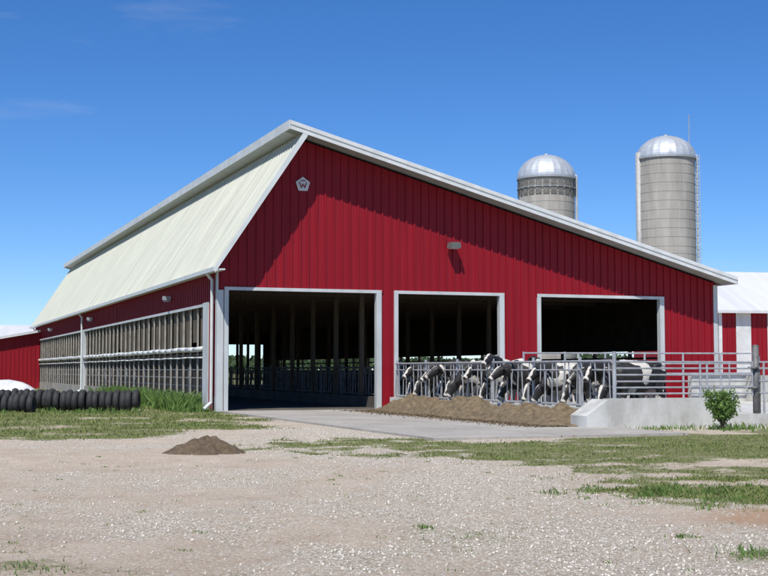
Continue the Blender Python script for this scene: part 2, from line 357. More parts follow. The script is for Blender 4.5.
# ------------------------------------------------------------ barn
L=62.0; WD=19.82; OV=1.0
barn=empty('dairy_barn',(CX,CY,0),ANG)
def zsteep(u): return 4.84+(u+0.25)*1.5505
def zr(u): return 9.83-0.273*(u-2.22)
def ztop(u): return min(zsteep(u)-0.10,zr(u)-0.26)
u=2.0
while zsteep(u)-0.10<zr(u)-0.26: u+=0.001
uk=u
doors=[(0.247,5.83),(6.39,10.62),(12.05,17.41)]
BD=[(15.3,18.4)]
def wall(y0,y1,doors,zd,ydir,br,rib):
    bk=sorted(set([0,WD,uk]+[d for dd in doors for d in dd]))
    for a,b_ in zip(bk[:-1],bk[1:]):
        mid=(a+b_)/2; zb=-0.1
        for d in doors:
            if d[0]<mid<d[1]: zb=zd
        br.prism([(a,zb),(b_,zb),(b_,ztop(b_)),(a,ztop(a))],y0,y1)
    if rib is None: return
    u=0.12
    while u<WD-0.05:
        zb=-0.05
        for d in doors:
            if d[0]-0.1<u<d[1]+0.1: zb=zd+0.01
        w0=.032
        if ydir<0: rib.prism([(u-w0,zb),(u+w0,zb),(u+w0,ztop(u+w0)-.01),(u-w0,ztop(u-w0)-.01)],y0-0.04,y0-0.001)
        else: rib.prism([(u-w0,zb),(u+w0,zb),(u+w0,ztop(u+w0)-.01),(u-w0,ztop(u-w0)-.01)],y1+0.001,y1+0.03)
        u+=0.3048
br=B(); rib=B(); ln=B()
wall(0,0.1,doors,4.1,-1,br,rib)
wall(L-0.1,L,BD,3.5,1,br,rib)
wall(0.103,0.13,doors,4.1,-1,ln,None); wall(L-.13,L-.103,BD,3.5,-1,ln,None)  # dark sheets added behind walls and under roof to deepen interior shade
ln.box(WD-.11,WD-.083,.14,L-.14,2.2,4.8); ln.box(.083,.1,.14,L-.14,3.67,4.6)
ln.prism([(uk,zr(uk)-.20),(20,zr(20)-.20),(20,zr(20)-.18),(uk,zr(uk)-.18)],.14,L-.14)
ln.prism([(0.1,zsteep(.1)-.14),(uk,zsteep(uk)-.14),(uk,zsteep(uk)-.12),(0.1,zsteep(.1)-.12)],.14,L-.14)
br.build('gable_wall',M['red'],barn,fixn=True); rib.build('wall_ribs',M['red'],barn,fixn=True); ln.build('added_shade_lining',M['shade_liner'],barn,fixn=True)
sw=B(); sr=B(); conc=B(); wt=B()
sw.box(-0.0,0.08,0.1,L-0.1,3.67,4.9); sw.box(WD-0.08,WD,0.1,L-0.1,2.2,4.95)
v=0.4
while v<L: sr.box(-0.03,-0.001,v-.028,v+.028,3.68,4.72); sr.box(WD+.001,WD+.03,v-.028,v+.028,2.21,4.9); v+=0.3048
conc.box(0.0,0.15,0.1,L-0.1,-0.1,0.5); conc.box(WD-0.15,WD,0.1,L-0.1,-0.1,1.3)
sw.box(0.0,0.08,0.1,1.25,0.5,3.67); sw.box(0.0,0.08,L-1,L-.1,0.5,3.67)
v=0.25
while v<1.2: sr.box(-0.03,-0.001,v-.028,v+.028,0.05,3.66); v+=.3048
sw.build('side_wall',M['red'],barn); sr.build('side_ribs',M['red'],barn); conc.build('stem_wall',M['concrete'],barn)
wt.box(-0.06,0.10,1.25,2.05,0.05,3.75)
wt.box(-0.045,-0.0015,2.05,L-1,3.62,3.72)
wt.box(-0.07,0.1,33.4,34.1,0.05,3.72)
wt.box(-0.05,-0.002,-0.05,0.16,0.0,4.75)
wt.box(-0.05,0.18,-0.052,-0.002,0.0,4.1)
wt.build('opening_trim',M['doortrim'],barn)
st=B(); v=2.05; k=0
while v<L-1:
    wdt=0.04 if k%3 else 0.10
    st.box(0.012,0.07,v,v+wdt,0.5,3.67); v+=1.22; k+=1
st.build('opening_studs',simple('stud_grey',(0.40,0.37,0.32),(0.25,0.23,0.2),scale=3),barn)
cu=B(); nn_=B()
for (a,b_) in ((2.15,33.4),(34.1,L-1)):
    nseg=int((b_-a)/1.22)
    for i in range(nseg):
        v0=a+1.22*i+.05; v1=v0+random.uniform(.85,1.12); zb=2.05+random.choice([0,0,0,0,.35])
        cu.add([(0.11,v0,zb),(0.11,v1,zb),(0.11,v1,3.67),(0.11,v0,3.67)],[(0,1,2,3)])
    nn_.add([(0.13,a,.5),(0.13,b_,.5),(0.13,b_,2.0),(0.13,a,2.0)],[(0,1,2,3)])
cu.build('curtain',M['curtain'],barn); nn_.build('netting',M['netting'],barn)
rl=B()
for (a,b_) in ((2.15,33.4),(34.1,L-1)):
    nseg=24
    for i in range(nseg):
        v0=a+(b_-a)*i/nseg; v1=a+(b_-a)*(i+1)/nseg
        rl.pipe((-0.05,v0,2.14+0.015*math.sin(v0*1.3)),(-0.05,v1,2.14+0.015*math.sin(v1*1.3)),0.09)
        rl.pipe((-0.04,v0,1.84+0.012*math.sin(v0*1.7)),(-0.04,v1,1.84+0.012*math.sin(v1*1.7)),0.03)
rl.build('rolled_curtain',M['white'],barn,True)
ir=B()
for z in (.8,1.1,1.4): ir.pipe((.5,2,z),(.5,L-1,z),.03,6)
v=2
while v<L-1: ir.pipe((.5,v,0),(.5,v,1.5),.04,6); v+=2.44
ir.build('inner_rail',M['galv'],barn)
rp=B(); v=0.1
while v<L: rp.box(WD-0.14,WD-0.01,v,v+0.14,1.3,2.2); v+=3.05
for z in (1.5,1.85): rp.box(WD-0.06,WD-0.02,0.2,L-.2,z,z+0.09)
rp.build('side_rails',M['timber'],barn)
tr=B()
for (a,b_) in doors:
    tr.box(a-.04,a+0.11,-0.06,0.16,-0.02,4.1)
    tr.box(b_-0.15,b_+0.04,-0.06,0.16,-0.02,4.1)
    tr.box(a-0.04,b_+0.04,-0.062,0.162,4.1,4.21)
for (a,b_) in BD:
    tr.box(a-.1,a,L-.12,L+.05,0,3.5); tr.box(b_,b_+.1,L-.12,L+.05,0,3.5); tr.box(a-.1,b_+.1,L-.12,L+.05,3.5,3.62)
tr.box(WD-0.14,WD+.05,-0.06,-0.042,0,4.7)
tr.build('door_frames',M['doortrim'],barn)
rf=B(); ue=20.1
rf.prism([(2.22,zr(2.22)-0.14),(ue,zr(ue)-0.14),(ue,zr(ue)),(2.22,zr(2.22))],-OV,L+OV)
v=-OV+0.2
while v<L+OV:
    rf.add([(2.25,v-.03,zr(2.25)+.002),(ue-.02,v-.03,zr(ue)+.002),(ue-.02,v+.03,zr(ue)+.002),(2.25,v+.03,zr(2.25)+.002),(2.25,v-.02,zr(2.25)+.035),(ue-.02,v-.02,zr(ue)+.035),(ue-.02,v+.02,zr(ue)+.035),(2.25,v+.02,zr(2.25)+.035)],[(4,5,6,7),(0,1,5,4),(3,7,6,2),(0,4,7,3),(1,2,6,5)]); v+=0.3048
rf.build('roof_main',M['rooftrim'],barn)
sf=B(); sf.prism([(2.3,zr(2.3)-0.17),(ue-.05,zr(ue)-0.17),(ue-.05,zr(ue)-0.143),(2.3,zr(2.3)-0.143)],-OV+.01,-0.01)
sf.build('soffit',M['soffit'],barn)
fs=B()
fs.prism([(2.2,zr(2.2)-0.27),(ue+.03,zr(ue)-0.27),(ue+.03,zr(ue)+0.03),(2.2,zr(2.2)+0.03)],-OV-0.04,-OV-0.002)
fs.prism([(2.2,zr(2.2)-0.27),(ue+.03,zr(ue)-0.27),(ue+.03,zr(ue)+0.03),(2.2,zr(2.2)+0.03)],L+OV+.002,L+OV+.04)
fs.box(2.17,2.215,-OV-.04,L+OV+.04,zr(2.22)-0.27,zr(2.22)+0.035)
fs.box(ue+.002,ue+.04,-OV,L+OV,zr(ue)-0.25,zr(ue)+0.02)
fs.build('fascia',M['white'],barn)
fr=B(); fr.prism([(2.21,zr(2.21)-0.13),(ue+.02,zr(ue)-0.13),(ue+.02,zr(ue)-0.10),(2.21,zr(2.21)-0.10)],-OV-0.055,-OV-0.042); fr.build('fascia_drip_edge',M['soffit'],barn)
u0,u1=-0.25,2.72
rs=B(); nrm=Vector((-1.5505,1)).normalized()
rs.prism([(u0,zsteep(u0)-.08),(u1,zsteep(u1)-.08),(u1,zsteep(u1)),(u0,zsteep(u0))],-OV,L+OV)
v=-OV+0.25
while v<L+OV-.1:
    o=0.045
    rs.add([(u0,v-.03,zsteep(u0)),(u1,v-.03,zsteep(u1)),(u1,v+.03,zsteep(u1)),(u0,v+.03,zsteep(u0)),
            (u0+nrm.x*o,v-.012,zsteep(u0)+nrm.y*o),(u1+nrm.x*o,v-.012,zsteep(u1)+nrm.y*o),(u1+nrm.x*o,v+.012,zsteep(u1)+nrm.y*o),(u0+nrm.x*o,v+.012,zsteep(u0)+nrm.y*o)],
            [(4,5,6,7),(0,1,5,4),(3,7,6,2),(0,4,7,3),(1,2,6,5)])
    v+=0.3048
rs.build('roof_steep',M['roof'],barn)
rt=B(); a_,b2=u0-.05,u1+.05
rt.prism([(a_-.05,zsteep(a_)-.16),(b2+.06,zsteep(b2)-.16),(b2-.02,zsteep(b2)+.05),(a_-.06,zsteep(a_)+.03)],-OV-.035,-OV-.002)
rt.box(-0.40,-0.25,-OV-.03,L+OV,4.66,4.80)
rt.box(-0.25,-0.0,-OV,L+OV,4.70,4.75)
for v in (0.35,33.75,61.3):
    rt.pipe((-0.33,v,4.68),(-0.13,v,4.45),0.055); rt.pipe((-0.13,v,4.47),(-0.13,v,0.28),0.055); rt.pipe((-0.13,v,0.3),(-0.4,v-.1,0.08),0.06)
rt.build('roof_trim_and_gutter',M['rooftrim'],barn)
stc=B(); v=3.05
while v<L:
    for u in (6.22,12.9):
        stc.box(u-.08,u+.08,v-.08,v+.08,0,ztop(u)-.05)
    stc.box(0.11,WD-.12,v-.04,v+.04,4.3,4.5)
    for (a,b_) in ((2.5,4.5),(6.5,4.5),(6.5,9),(10.5,9),(10.5,13)):
        stc.pipe((a,v,4.45),(b_,v,ztop(b_)-.15),0.05,4)
    v+=3.05
stc.build('frame_timbers',M['timber'],barn)
fl=B(); fl.box(0.15,6.1,0.0,L-.15,-0.1,0.04); fl.box(6.45,WD-.15,0.12,L-.15,-0.1,0.2); fl.build('floor',M['floor'],barn)
sd=B()
for row in (10.4,15.5):
    v=3
    while v<58:
        for zz in (0.6,1.15): sd.pipe((row,v,zz+.2),(row+2.0,v,zz+.2),0.028,6)
        sd.pipe((row,v,0.2),(row,v,1.4),0.03,6); sd.pipe((row+2,v,0.8),(row+2,v,1.35),0.028,6); v+=1.2
sd.build('stall_dividers',M['oldgalv'],barn)
bd=B()
def pent(r,cx,cz): return [(cx+r*math.sin(2*math.pi*i/5),cz+r*math.cos(2*math.pi*i/5)) for i in range(5)]
cxb,czb=2.95,7.82
bd.prism(pent(0.27,cxb,czb),-0.08,-0.045); bd.build('gable_badge',M['white'],barn,fixn=True)
bl=B()
for (a,b_) in (((-.13,.08),(-.06,-.12)),((-.06,-.12),(0,.02)),((0,.02),(.06,-.12)),((.06,-.12),(.13,.08)),((-.08,.13),(.08,.13))):
    bl.pipe((cxb+a[0],-0.083,czb+a[1]),(cxb+b_[0],-0.083,czb+b_[1]),0.02,4)
bl.build('badge_emblem',M['red'],barn)
wl=B(); ul,zl=8.55,5.85
wl.box(ul-.05,ul+.05,-0.12,-.03,zl-.05,zl+.1)
wl.prism([(ul-.2,zl-.08),(ul+.2,zl-.08),(ul+.17,zl+.12),(ul-.17,zl+.12)],-0.5,-0.12)
wl.build('flood_lamp_housing',simple('lamp_grey',(0.14,0.14,0.13),rough=.5),barn)
wg_=B(); wg_.box(ul-.17,ul+.17,-.47,-.15,zl-.1,zl-.082); wg_.build('flood_lamp_glass',M['plastic'],barn)
sl=B()
for v in (8.0,30,50): sl.box(-.34,-.04,v-.1,v+.1,4.15,4.3); sl.box(-.3,-.08,v-.07,v+.07,4.09,4.15)
sl.build('side_lamps',M['galv'],barn)

# ------------------------------------------------------------ apron, lot, walls
yard=empty('concrete_apron',(CX,CY,0),ANG)
ap=B(); ap.box(0.1,6.12,-18.6,-0.003,-0.15,0.03); ap.build('lane_slab',M['apron'],yard)
lot=empty('cattle_lot_slab',(CX,CY,0),ANG)
lt=B(); lt.box(6.45,20.4,-15.1,-0.07,-0.15,0.2); lt.build('slab',M['whitewall'],lot)
rw=empty('retaining_wall',(CX,CY,0),ANG)
wb=B(); wb.box(6.12,6.44,-15.12,-0.2,-0.1,0.45)
wb.box(6.0,8.95,-15.4,-15.122,-0.1,0.71)
wb.add([(5.4,-15.39,-.1),(5.998,-15.39,-.1),(5.998,-15.39,.69),(5.4,-15.39,.3),(5.4,-14.6,-.1),(5.998,-14.6,-.1),(5.998,-14.6,.69),(5.4,-14.6,.3)],[(0,1,2,3),(4,7,6,5),(0,3,7,4),(3,2,6,7),(1,5,6,2)])
wb.build('bunk_wall',M['whitewall'],rw)
lw=B(); lw.box(18.0,20.6,-1.0,-.75,0,1.3); lw.box(20.42,20.65,-15.1,-1.0,-.1,1.2); lw.box(9.0,20.4,-15.35,-15.12,-.1,0.3)
lw.build('lot_wall',M['whitewall'],rw)

def headlock(name,v0,v1,zb,zt,mat,step=0.26,post=2.6):
    e=empty(name,(CX,CY,0),ANG); h=B(); u=6.28
    h.pipe((u,v0,zt),(u,v1,zt),0.032); h.pipe((u,v0,zt-.22),(u,v1,zt-.22),0.022,6); h.pipe((u,v0,zb+.06),(u,v1,zb+.06),0.03)
    d=1 if v1>v0 else -1; v=v0; k=0
    while (v-v1)*d<0:
        sl=0.07 if k%2 else -0.07
        h.pipe((u,v,zb+.05),(u,v+sl*(1),zt),0.017,6)
        if k%3==0: h.pipe((u-.02,v+.05,zb+.05),(u-.02,v-.08,zt-.2),0.014,6)
        v+=d*step; k+=1
    v=v0
    while (v-v1)*d<=0.01:
        h.pipe((u+.06,v,0),(u+.06,v,zt+.12),0.045); v+=d*post
    h.build('stanchions',mat,e); return e
headlock('feed_fence',-0.4,-15.1,0.45,1.62,M['galv'],.34)
headlock('feed_fence',0.6,44,0.45,1.5,M['oldgalv'],0.3)
cb=B(); cb.box(6.1,6.44,0.2,L-.3,-0.1,0.44); cb.build('inner_curb',M['floor'],barn)

gt=empty('pipe_gate',(CX,CY,0),ANG); h=B()
for z in (0.82,0.97,1.12,1.28,1.44,1.60): h.pipe((6.25,-15.26,z),(10.25,-15.26,z),0.022,8)
for u in (6.25,8.7,8.9,10.25): h.pipe((u,-15.26,0.72 if u<8.95 else .75),(u,-15.26,1.62),0.03)
h.pipe((9.55,-15.28,.8),(9.55,-15.28,1.6),0.02)
h.pipe((6.25,-15.26,0.7),(6.25,-15.26,1.85),0.05)
h.build('gate_pipes',M['galv'],gt)
gp=empty('gate_post',(CX,CY,0),ANG); h=B(); h.pipe((10.36,-15.26,-0.1),(10.36,-15.26,2.0),0.085,14); h.sphere((10.36,-15.26,2.0),0.09,1,1,.5)
h.pipe((10.5,-15.2,-.1),(10.5,-15.2,1.75),.035)
for z in (.95,1.45): h.box(10.2,10.36,-15.38,-15.14,z-.03,z+.03)
h.build('post',M['oldgalv'],gp,True)
g2_=empty('pipe_gate',(CX,CY,0),ANG); h=B()
for z in (.82,1.12,1.44,1.6): h.pipe((10.45,-15.26,z),(14.5,-15.26,z),0.024)
for u in (10.6,14.5): h.pipe((u,-15.26,.1),(u,-15.26,1.62),0.03)
h.build('gate_pipes',M['galv'],g2_)
rfn=empty('pipe_fence',(CX,CY,0),ANG); h=B()
for z in (2.0,1.62,1.25): h.pipe((10.7,-1.5,z),(20.6,-1.5,z+0.03),0.03)
u=10.7
while u<20.7: h.pipe((u,-1.5,0.2),(u,-1.5,2.05),0.04); u+=1.65
h.build('rails',M['galv'],rfn)

def heap(name,mat,pts_fn,nu,nv,smooth=True):
    vs=[];fs=[]
    for j in range(nv+1):
        for i in range(nu+1): vs.append(pts_fn(i/nu,j/nv))
    for j in range(nv):
        for i in range(nu): a=j*(nu+1)+i; fs.append((a,a+1,a+nu+2,a+nu+1))
    b_=B(); b_.add(vs,fs); return b_.build(name,mat,None,smooth)
def F1(x,y,s,seed): return float(fbm(np.array([x]),np.array([y]),s,seed)[0])
def feedfn(s,t):
    v=-0.8-14.2*t; wdt=1.2+1.1*(F1(v,0.,1.8,5)-.5)
    u=6.12-wdt*(1-s); prof=math.sin(min(1,s*1.15)*math.pi*0.62)
    env=min(1,t*12,(1-t)*10)
    z=0.02+max(0,prof*0.42*(0.25+1.35*F1(u,v,1.3,8))*env*(0.6+0.8*F1(u,v,.35,9)))+0.09*(F1(u,v,.12,12)-.3)*prof - (0.02 if s==0 else 0)
    return W(u,v,z)
heap('feed_pile',M['feed'],feedfn,26,330)
n=9000; vv=-1-14*rng.random(n); uu=5.15-np.abs(rng.normal(0,0.45,n)); PX=CX+UX*uu-UY*vv; PY=CY+UY*uu+UX*vv
V,F=blades(PX,PY,np.full(n,0.03),0.01+0.03*rng.random(n),np.full(n,0.05),3); npmesh('spilled_feed',V,F,M['feed'])
def mound(name,mat,cx,cy,rx,ry,h,seed):
    def f(s,t):
        a=2*math.pi*s; r=t
        k=1+0.9*(F1(math.cos(a)*1.5,math.sin(a)*1.5,1.0,seed)-.5)
        x=cx+math.cos(a)*r*rx*k; y=cy+math.sin(a)*r*ry*k
        pr=(1-r*r)*(0.55+0.45*(1-r))
        z=h*pr*(0.35+1.25*F1(x,y,0.42,seed+3))+0.10*(F1(x,y,0.10,seed+5)-.3)*min(1,(1-r)*3)-0.02
        return (x,y,z+float(gh(np.array([x]),np.array([y]))[0])+.02)
    return heap(name,mat,f,90,40)
mound('dirt_mound',M['soil'],-2.98,22.2,0.62,0.5,0.25,3)
p=W(11.8,-14.6); mound('soil_heap',M['soil'],p.x+0.6,p.y+.3,1.6,1.2,0.5,6)

def bush(name,c,r,h,n,seed,leaf=0.035):
    r_=np.random.default_rng(seed); e=empty(name,c)
    st=B(); tips=[]
    for i in range(26):
        a=r_.random()*6.28; rr=r*r_.random()**.7; p1=Vector((math.cos(a)*rr*.4,math.sin(a)*rr*.4,h*.4)); p2=Vector((math.cos(a)*rr,math.sin(a)*rr,h*(0.45+0.55*r_.random())))
        st.pipe((0,0,0),p1,0.012,5,.008); st.pipe(p1,p2,.008,5,.004); tips+= [p1,p2,(p1+p2)/2]
    st.build('stems',M['timber'],e)
    V=[];F=[]
    for i in range(n):
        t=tips[r_.integers(len(tips))]; p=np.array(t)+r_.normal(0,r*.17,3); p[2]=max(.02,p[2])
        a=r_.normal(0,1,3); a/=np.linalg.norm(a); b_=np.cross(a,r_.normal(0,1,3)); b_/=np.linalg.norm(b_)
        l=leaf*(.6+.8*r_.random()); o=len(V); V+= [p-a*l,p+b_*l*.45,p+a*l,p-b_*l*.45]; F.append((o,o+1,o+2,o+3))
    o=npmesh('leaves',np.array(V),np.array(F),M['weed']); o.parent=e; return e
bush('leafy_bush',(8.06,31.0,0),0.36,0.85,3000,4,0.04)

def tyre_row(name,c,n,rot,sp=0.225,R=0.27,r=0.115):
    e=empty(name,c,rot); b_=B()
    for k in range(n):
        cx=k*sp+random.uniform(-.04,.04); ph=random.uniform(-.14,.14); dz=random.uniform(-.03,.03); dy=random.uniform(-.06,.06)
        R_=R*random.uniform(.92,1.05)
        vs=[];fs=[];NN=24;MM=8
        for i in range(NN):
            a=2*math.pi*i/NN
            for j in range(MM):
                t=2*math.pi*j/MM; rr=R_+r*math.cos(t)*0.9; xx=r*math.sin(t)*1.0
                x=cx+xx+ph*rr*math.cos(a); vs.append((x,rr*math.cos(a)+dy,rr*math.sin(a)+R+r+dz))
        for i in range(NN):
            for j in range(MM): fs.append((i*MM+j,((i+1)%NN)*MM+j,((i+1)%NN)*MM+(j+1)%MM,i*MM+(j+1)%MM))
        b_.add(vs,fs)
    b_.build('tyres',M['rubber'],e,True); return e
tyre_row('tire_row',(-11.35,44.2,-.03),14,0.02)
tyre_row('tire_row',(-14.6,46.0,-.03),14,-0.03)
tyre_row('tire_row',(-13.3,43.4,-.08),8,-0.02,R=.24)
def tarp(s,t):
    x=-15.2+3.0*s; y=47.2+1.6*t
    z=0.15+0.85*math.sin(math.pi*t)*max(0,math.sin(math.pi*min(1,s*1.1+.05)))**.5+0.1*F1(x,y,.5,4)
    return (x,y,z)
heap('plastic_tarp',M['plastic'],tarp,24,16)

# ------------------------------------------------------------ silos
def silo(name,x,y,R,zb,zt,seed,band=False):
    e=empty(name,(x,y,0))
    n=64; vs=[];fs=[]
    b_=B()
    for i in range(n):
        a=2*math.pi*i/n; vs+=[(R*math.cos(a),R*math.sin(a),0),(R*math.cos(a),R*math.sin(a),zb)]
    for i in range(n): j=(i+1)%n; fs.append((2*i,2*j,2*j+1,2*i+1))
    b_.add(vs,fs); o=b_.build('staves',M['silo'],e,True)
    uv=o.data.uv_layers.new(name='UVMap')
    for poly in o.data.polygons:
        i=poly.index
        for li,vi in zip(poly.loop_indices,poly.vertices):
            k=vi//2; ss=i if k==i else i+1
            uv.data[li].uv=(ss/n*2*math.pi*R,o.data.vertices[vi].co.z)
    hp=B(); z=0.5
    while z<zb:
        for i in range(40):
            a=2*math.pi*i/40; a2=2*math.pi*(i+1)/40
            hp.pipe(((R+.015)*math.cos(a),(R+.015)*math.sin(a),z),((R+.015)*math.cos(a2),(R+.015)*math.sin(a2),z),0.014,4)
        z+=0.76 if z<zb*0.6 else 0.95
    hp.build('hoops',M['soffit'],e)
    dm=B(); vs=[];fs=[];n=48;mm=12
    for j in range(mm+1):
        t=j/mm*math.pi/2
        for i in range(n):
            a=2*math.pi*i/n; rr=(R+.12)*math.cos(t)*(1.0+(0.012 if i%2 else 0)); vs.append((rr*math.cos(a),rr*math.sin(a),zb+(zt-zb)*math.sin(t)))
    for j in range(mm):
        for i in range(n): fs.append((j*n+i,j*n+(i+1)%n,(j+1)*n+(i+1)%n,(j+1)*n+i))
    dm.add(vs,fs); dm.build('dome_roof',M['dome'],e)
    cap=B()
    for z0,z1,rr in ((zb-.12,zb+.1,R+.17),):
        for i in range(48):
            a=2*math.pi*i/48; a2=2*math.pi*(i+1)/48
            cap.add([(rr*math.cos(a),rr*math.sin(a),z0),(rr*math.cos(a2),rr*math.sin(a2),z0),(rr*math.cos(a2),rr*math.sin(a2),z1),(rr*math.cos(a),rr*math.sin(a),z1)],[(0,1,2,3)])
    cap.pipe((0,0,zt-.05),(0,0,zt+.15),.3,12,.15)
    cap.build('roof_ring',M['galv'],e)
    if band:
        bb=B(); nn=24
        for i in range(nn):
            a=2*math.pi*(i+.1)/nn; a2=2*math.pi*(i+.9)/nn; rr=R+.09
            for z0,z1 in ((zb-1.9,zb-.35),):
                bb.add([(rr*math.cos(a),rr*math.sin(a),z0),(rr*math.cos(a2),rr*math.sin(a2),z0),(rr*math.cos(a2),rr*math.sin(a2),z1),(rr*math.cos(a),rr*math.sin(a),z1)],[(0,1,2,3)])
        bb.build('weathered_band',simple('stained_band',(0.2,0.19,0.17),(0.11,.105,.095),scale=3),e)
        gb=B()
        for zz in (zb-1.1,):
            for i in range(48):
                a=2*math.pi*i/48; a2=2*math.pi*(i+1)/48; rr=R+.13
                gb.pipe((rr*math.cos(a),rr*math.sin(a),zz),(rr*math.cos(a2),rr*math.sin(a2),zz),.05,4)
        gb.build('band_hoop',M['galv'],e)
    return e
s2=silo('concrete_silo',29.8,136,3.0,23.6,26.1,1)
h=B(); h.pipe((-3.0,-.6,0),(-3.0,-.6,24.2),.34,12); h.build('unloading_chute',simple('chute_steel',(0.42,0.42,0.41),rough=.6,metal=.2),s2,True)
h=B(); h.pipe((3.15,-.5,0),(3.15,-.5,23.9),.13); h.pipe((3.15,-.5,23.9),(1.4,-.2,25.6),.13)
h.pipe((2.8,-1.0,0),(2.8,-1.0,24),.04,5); h.pipe((3.3,-1.0,0),(3.3,-1.0,24),.04,5)
for z in np.arange(1,24,.75): h.pipe((2.8,-1.0,z),(3.3,-1.0,z),.025,5)
h.build('filler_pipe_and_ladder',M['dome'],s2)
h=B(); h.pipe((2.5,0,24),(2.5,0,28.4),.05,5); h.build('antenna',M['galv'],s2)
s1=silo('concrete_silo',17.4,138,3.0,21.8,24.4,2,True)
h=B(); h.pipe((3.15,-.6,0),(3.15,-.6,22.0),.14); h.pipe((3.15,-.6,22),(1.5,-.3,23.6),.14); h.pipe((-2.9,-.9,0),(-2.9,-.9,21),.05,5); h.build('filler_pipe',M['dome'],s1)

# ------------------------------------------------------------ other buildings
def shed(name,loc,rot,wd,dp,ze,zp,stripes=None):
    e=empty(name,loc,rot); r_=B(); wt=B(); ro=B()
    r_.box(0,wd,0,.1,0,ze); r_.box(0,wd,dp-.1,dp,0,ze)
    r_.add([(0,0.1,0),(0,dp-.1,0),(0,dp-.1,ze),(0,dp/2,zp-.05),(0,.1,ze)],[(0,1,2,3,4)]); r_.add([(wd,.1,0),(wd,dp-.1,0),(wd,dp-.1,ze),(wd,dp/2,zp-.05),(wd,.1,ze)],[(4,3,2,1,0)])
    x=.2
    while x<wd: r_.box(x-.03,x+.03,-.03,-.001,0,ze-.05); x+=.3048
    sl=(zp-ze)/(dp/2)
    ro.add([(-.3,-.5,ze-sl*.5),(wd+.3,-.5,ze-sl*.5),(wd+.3,dp/2,zp),(-.3,dp/2,zp),(-.3,-.5,ze-sl*.5+.15),(wd+.3,-.5,ze-sl*.5+.15),(wd+.3,dp/2,zp+.15),(-.3,dp/2,zp+.15)],[(0,3,2,1),(4,5,6,7),(0,1,5,4),(0,4,7,3),(1,2,6,5)])
    ro.add([(-.3,dp+.5,ze-sl*.5),(wd+.3,dp+.5,ze-sl*.5),(wd+.3,dp/2,zp),(-.3,dp/2,zp),(-.3,dp+.5,ze-sl*.5+.15),(wd+.3,dp+.5,ze-sl*.5+.15),(wd+.3,dp/2,zp+.15),(-.3,dp/2,zp+.15)],[(0,1,2,3),(7,6,5,4),(1,0,4,5),(0,3,7,4),(1,5,6,2)])
    if stripes:
        for (a,b_) in stripes: wt.box(a,b_,-.06,-.032,0,ze-.1)
    wt.box(-.05,.15,-.07,-.034,0,ze-.02); wt.box(wd-.15,wd+.05,-.07,-.034,0,ze-.02)
    wt.build('white_panels',M['white'],e)
    r_.build('walls',M['red'],e); ro.build('roof',M['whiteroof'],e)
    return e
shed('red_shed',(18.6,72,0),math.radians(12),24,12,4.75,7.2,[(1.0,1.9),(2.9,4.1),(6.5,7.6),(9,10.2),(12,13.2)])
shed('red_shed',W(4,92),ANG,16,8,3.4,5,[(2,3),(7,8),(11.5,12.6)])
wing=empty('red_lean_to',(CX,CY,0),ANG)
wz=lambda u:4.25+0.185*u
r_=B(); r_.prism([(-9,0),(-.02,0),(-.02,wz(0)),(-9,wz(-9))],58.5,58.6); r_.prism([(-9,0),(-.02,0),(-.02,wz(0)),(-9,wz(-9))],L-.5,L-.4)
u=-8.9
while u<-.1: r_.prism([(u-.03,0),(u+.03,0),(u+.03,wz(u)-.02),(u-.03,wz(u)-.02)],58.46,58.499); u+=.3048
r_.box(-9.1,-9.0,58.5,L-.4,0,wz(-9)); r_.build('walls',M['red'],wing,fixn=True)
ro=B(); ro.prism([(-9.4,wz(-9.4)+.01),(-.02,wz(0)+.01),(-.02,wz(0)+.2),(-9.4,wz(-9.4)+.2)],58.0,L); ro.build('roof',M['whiteroof'],wing,fixn=True)
shed('metal_shed',(-52,118,0),math.radians(5),26,14,4.2,5.6,[(2,5),(9,12),(16,20)])

# ------------------------------------------------------------ distant trees
nT=26000; ang=rng.uniform(-0.75,0.75,nT); dist=rng.uniform(420,520,nT)
tx=np.sin(ang)*dist; base=np.cos(ang)*dist
hmax=3.5+4.5*fbm(tx,base*0,18,41); tz=hmax*rng.random(nT)**.8
sz=0.5+0.7*rng.random(nT); a=rng.random(nT)*6.28; el=rng.random(nT)*2-1
V=np.zeros((nT,4,3)); P0=np.stack([tx,base,tz],1)
A=np.stack([np.cos(a),np.sin(a)*.5,el],1)*sz[:,None]; Bv=np.stack([-np.sin(a)*.4,np.cos(a)*.3,np.ones(nT)],1)*sz[:,None]*.8
V[:,0]=P0-A;V[:,1]=P0-Bv;V[:,2]=P0+A;V[:,3]=P0+Bv
npmesh('distant_trees',V.reshape(-1,3),np.arange(nT*4).reshape(-1,4),simple('far_foliage',(0.05,0.085,0.03),(0.035,0.06,0.025),scale=.2,rough=1))

